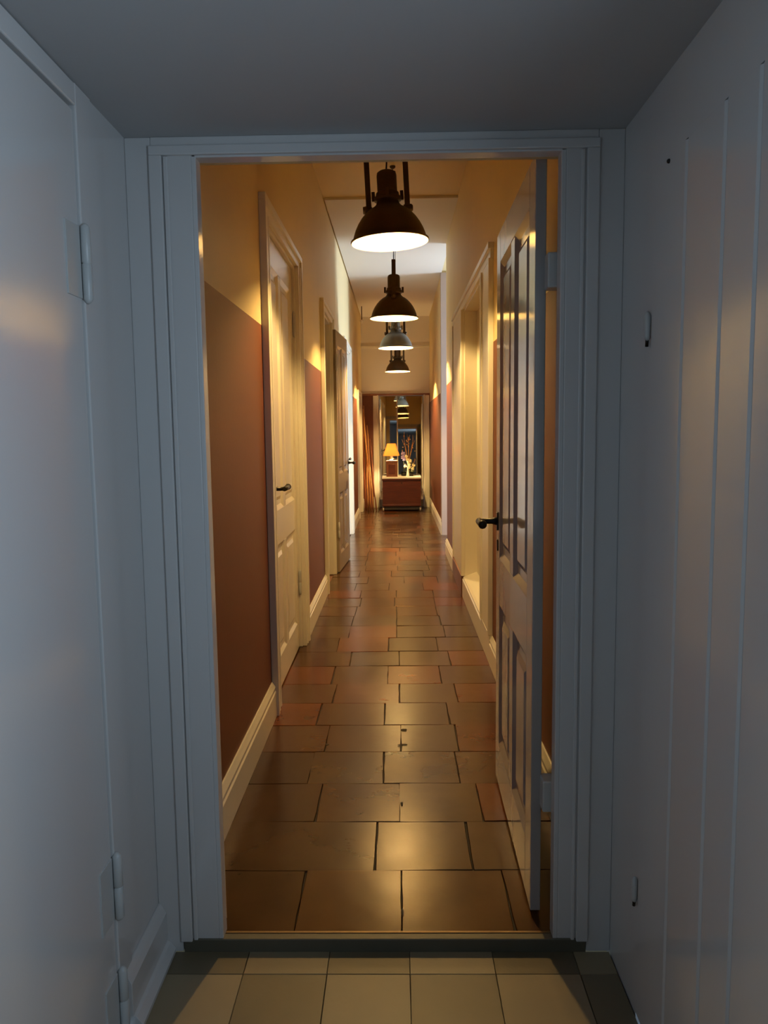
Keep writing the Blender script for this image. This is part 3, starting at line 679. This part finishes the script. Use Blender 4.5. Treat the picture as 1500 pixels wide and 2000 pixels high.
# ------------------------------------------------------------------ pendant lamps
def make_pendant():
    r = empty('pendant_lamp', (0, 0, 0))                    # origin at the centre of the rim
    R = 0.19
    outer = [(R, 0.0), (R + 0.004, 0.004), (R + 0.003, 0.010), (R - 0.008, 0.014), (0.177, 0.035), (0.168, 0.060), (0.154, 0.088), (0.135, 0.116), (0.112, 0.141), (0.090, 0.158), (0.072, 0.168), (0.061, 0.178), (0.055, 0.190), (0.054, 0.198)]
    mb = MB(); mb.lathe(outer, 64); sh = mb.build('shade', BRONZE, r)
    inner = [(R, 0.0), (R - 0.008, 0.010), (0.172, 0.035), (0.163, 0.060), (0.149, 0.087), (0.130, 0.114), (0.108, 0.137), (0.087, 0.153), (0.069, 0.163), (0.055, 0.172), (0.0, 0.175)]
    mb = MB(); mb.lathe(inner, 64); mb.build('reflector', REFLECTOR, r)
    mb = MB(); mb.lathe([(0.0, 0.194), (0.058, 0.194), (0.068, 0.200), (0.068, 0.214), (0.058, 0.220), (0.056, 0.236), (0.050, 0.240), (0.0, 0.240)], 40)
    for k in range(4):
        a = math.pi / 4 * 0 + k * math.pi / 2
        x, y_ = 0.070 * math.cos(a), 0.070 * math.sin(a)
        mb.box(x - 0.008, x + 0.008, y_ - 0.008, y_ + 0.008, 0.200, 0.244)
    mb.build('collar', BRONZE, r, bevel=0.0015)
    mb = MB(); mb.lathe([(0.0, 0.236), (0.048, 0.236), (0.049, 0.25), (0.049, 0.318), (0.046, 0.332), (0.034, 0.340), (0.010, 0.342), (0, 0.342)], 40); mb.build('socket_housing', BRONZE, r)
    mb = MB()
    for s in (-1, 1):
        mb.box(s * 0.095 - 0.013, s * 0.095 + 0.013, -0.016, 0.016, 0.150, 0.425)
    mb.box(-0.108, 0.108, -0.016, 0.016, 0.415, 0.438)
    mb.lathe([(0.0, 0.438), (0.018, 0.438), (0.016, 0.452), (0.0, 0.452)], 20)
    br = mb.build('bracket', BRONZE, r, bevel=0.004)
    for s in (-1, 1):
        mb = MB(); mb.lathe([(0, -0.024), (0.017, -0.024), (0.019, -0.01), (0.019, 0.014), (0.012, 0.022), (0, 0.022)], 20, (s * 0.100, 0, 0.160), axis='x'); mb.build('pivot_knob', BRONZE, br)
    mb = MB(); mb.tube([(0, 0, 0.342), (0.004, 0.002, 0.38), (0, 0, 0.416)], 0.004, 8)
    pts = [(0.022 * math.cos(a), 0, 0.474 + 0.022 * math.sin(a)) for a in [2 * math.pi * k / 16 for k in range(17)]]
    mb.tube(pts, 0.0035, 8); mb.build('hook', IRON, r)
    mb = MB(); mb.lathe([(0, 0.178), (0.018, 0.178), (0.018, 0.150), (0.0, 0.150)], 24); mb.build('socket', PLASTIC, r)
    mb = MB(); mb.blob((0, 0, 0.112), 0.030, (1, 1, 1.15)); mb.build('bulb', BULB, r)
    return r
def copy_tree(o, parent=None):
    c_ = o.copy(); C.objects.link(c_)
    if parent: c_.parent = parent
    for k in [x for x in S.objects if x.parent == o]: copy_tree(k, c_)
    return c_
p0 = make_pendant()
LAMPS = [(-0.024, 3.94, 2.325, 0, 2.5, 'dark bronze dome pendant lamp nearest the doorway, largest in the row'),
         (-0.012, 6.27, 2.285, 90, 0.6, 'dark bronze dome pendant lamp with its bracket seen edge-on, second in the row'),
         (0.0, 8.68, 2.305, 0, 0.4, 'grey enamel dome pendant lamp, third in the row'),
         (0.022, 12.1, 2.305, 0, 0.0, 'small-looking dark dome pendant lamp farthest down the corridor')]
for i, (x, y, z, rz, tl_, lab) in enumerate(LAMPS):
    o = p0 if i == 0 else copy_tree(p0)
    o.location = (x, y, z); o.rotation_euler = (0, math.radians(-tl_), math.radians(rz))
    tag(o, lab, 'lamp', 'dome pendant lamps along the corridor')
    if i == 2:
        for k in o.children:
            if k.name.split('.')[0] in ('shade', 'collar', 'socket_housing'):
                k.data = k.data.copy(); k.data.materials.clear(); k.data.materials.append(GREYMETAL)
    if i >= 2:
        for k in o.children:
            if k.name.split('.')[0] == 'bulb':
                k.data = k.data.copy(); k.data.materials.clear(); k.data.materials.append(BULB2)
    # chain from the hook to a plate on the ceiling
    zc = (CEIL if y < 7.05 else CEIL - 0.022) - z
    mb = MB()
    mb.tube([(0, 0, 0.49), (0.003, 0, 0.7), (0, 0, zc - 0.02)], 0.003, 8)
    cd = mb.build('cord', IRON, o)
    mb = MB(); mb.lathe([(0, zc), (0.022, zc), (0.022, zc - 0.010), (0.012, zc - 0.02), (0, zc - 0.02)], 24); mb.build('ceiling_plate', BRONZE, o)
    cd.rotation_euler = (0, math.radians(tl_), 0); bpy.data.objects[o.children[-1].name].rotation_euler = (0, 0, 0)
    for k in o.children:
        if k.name.split('.')[0] in ('cord', 'ceiling_plate'): k.rotation_euler = (0, math.radians(tl_), 0)
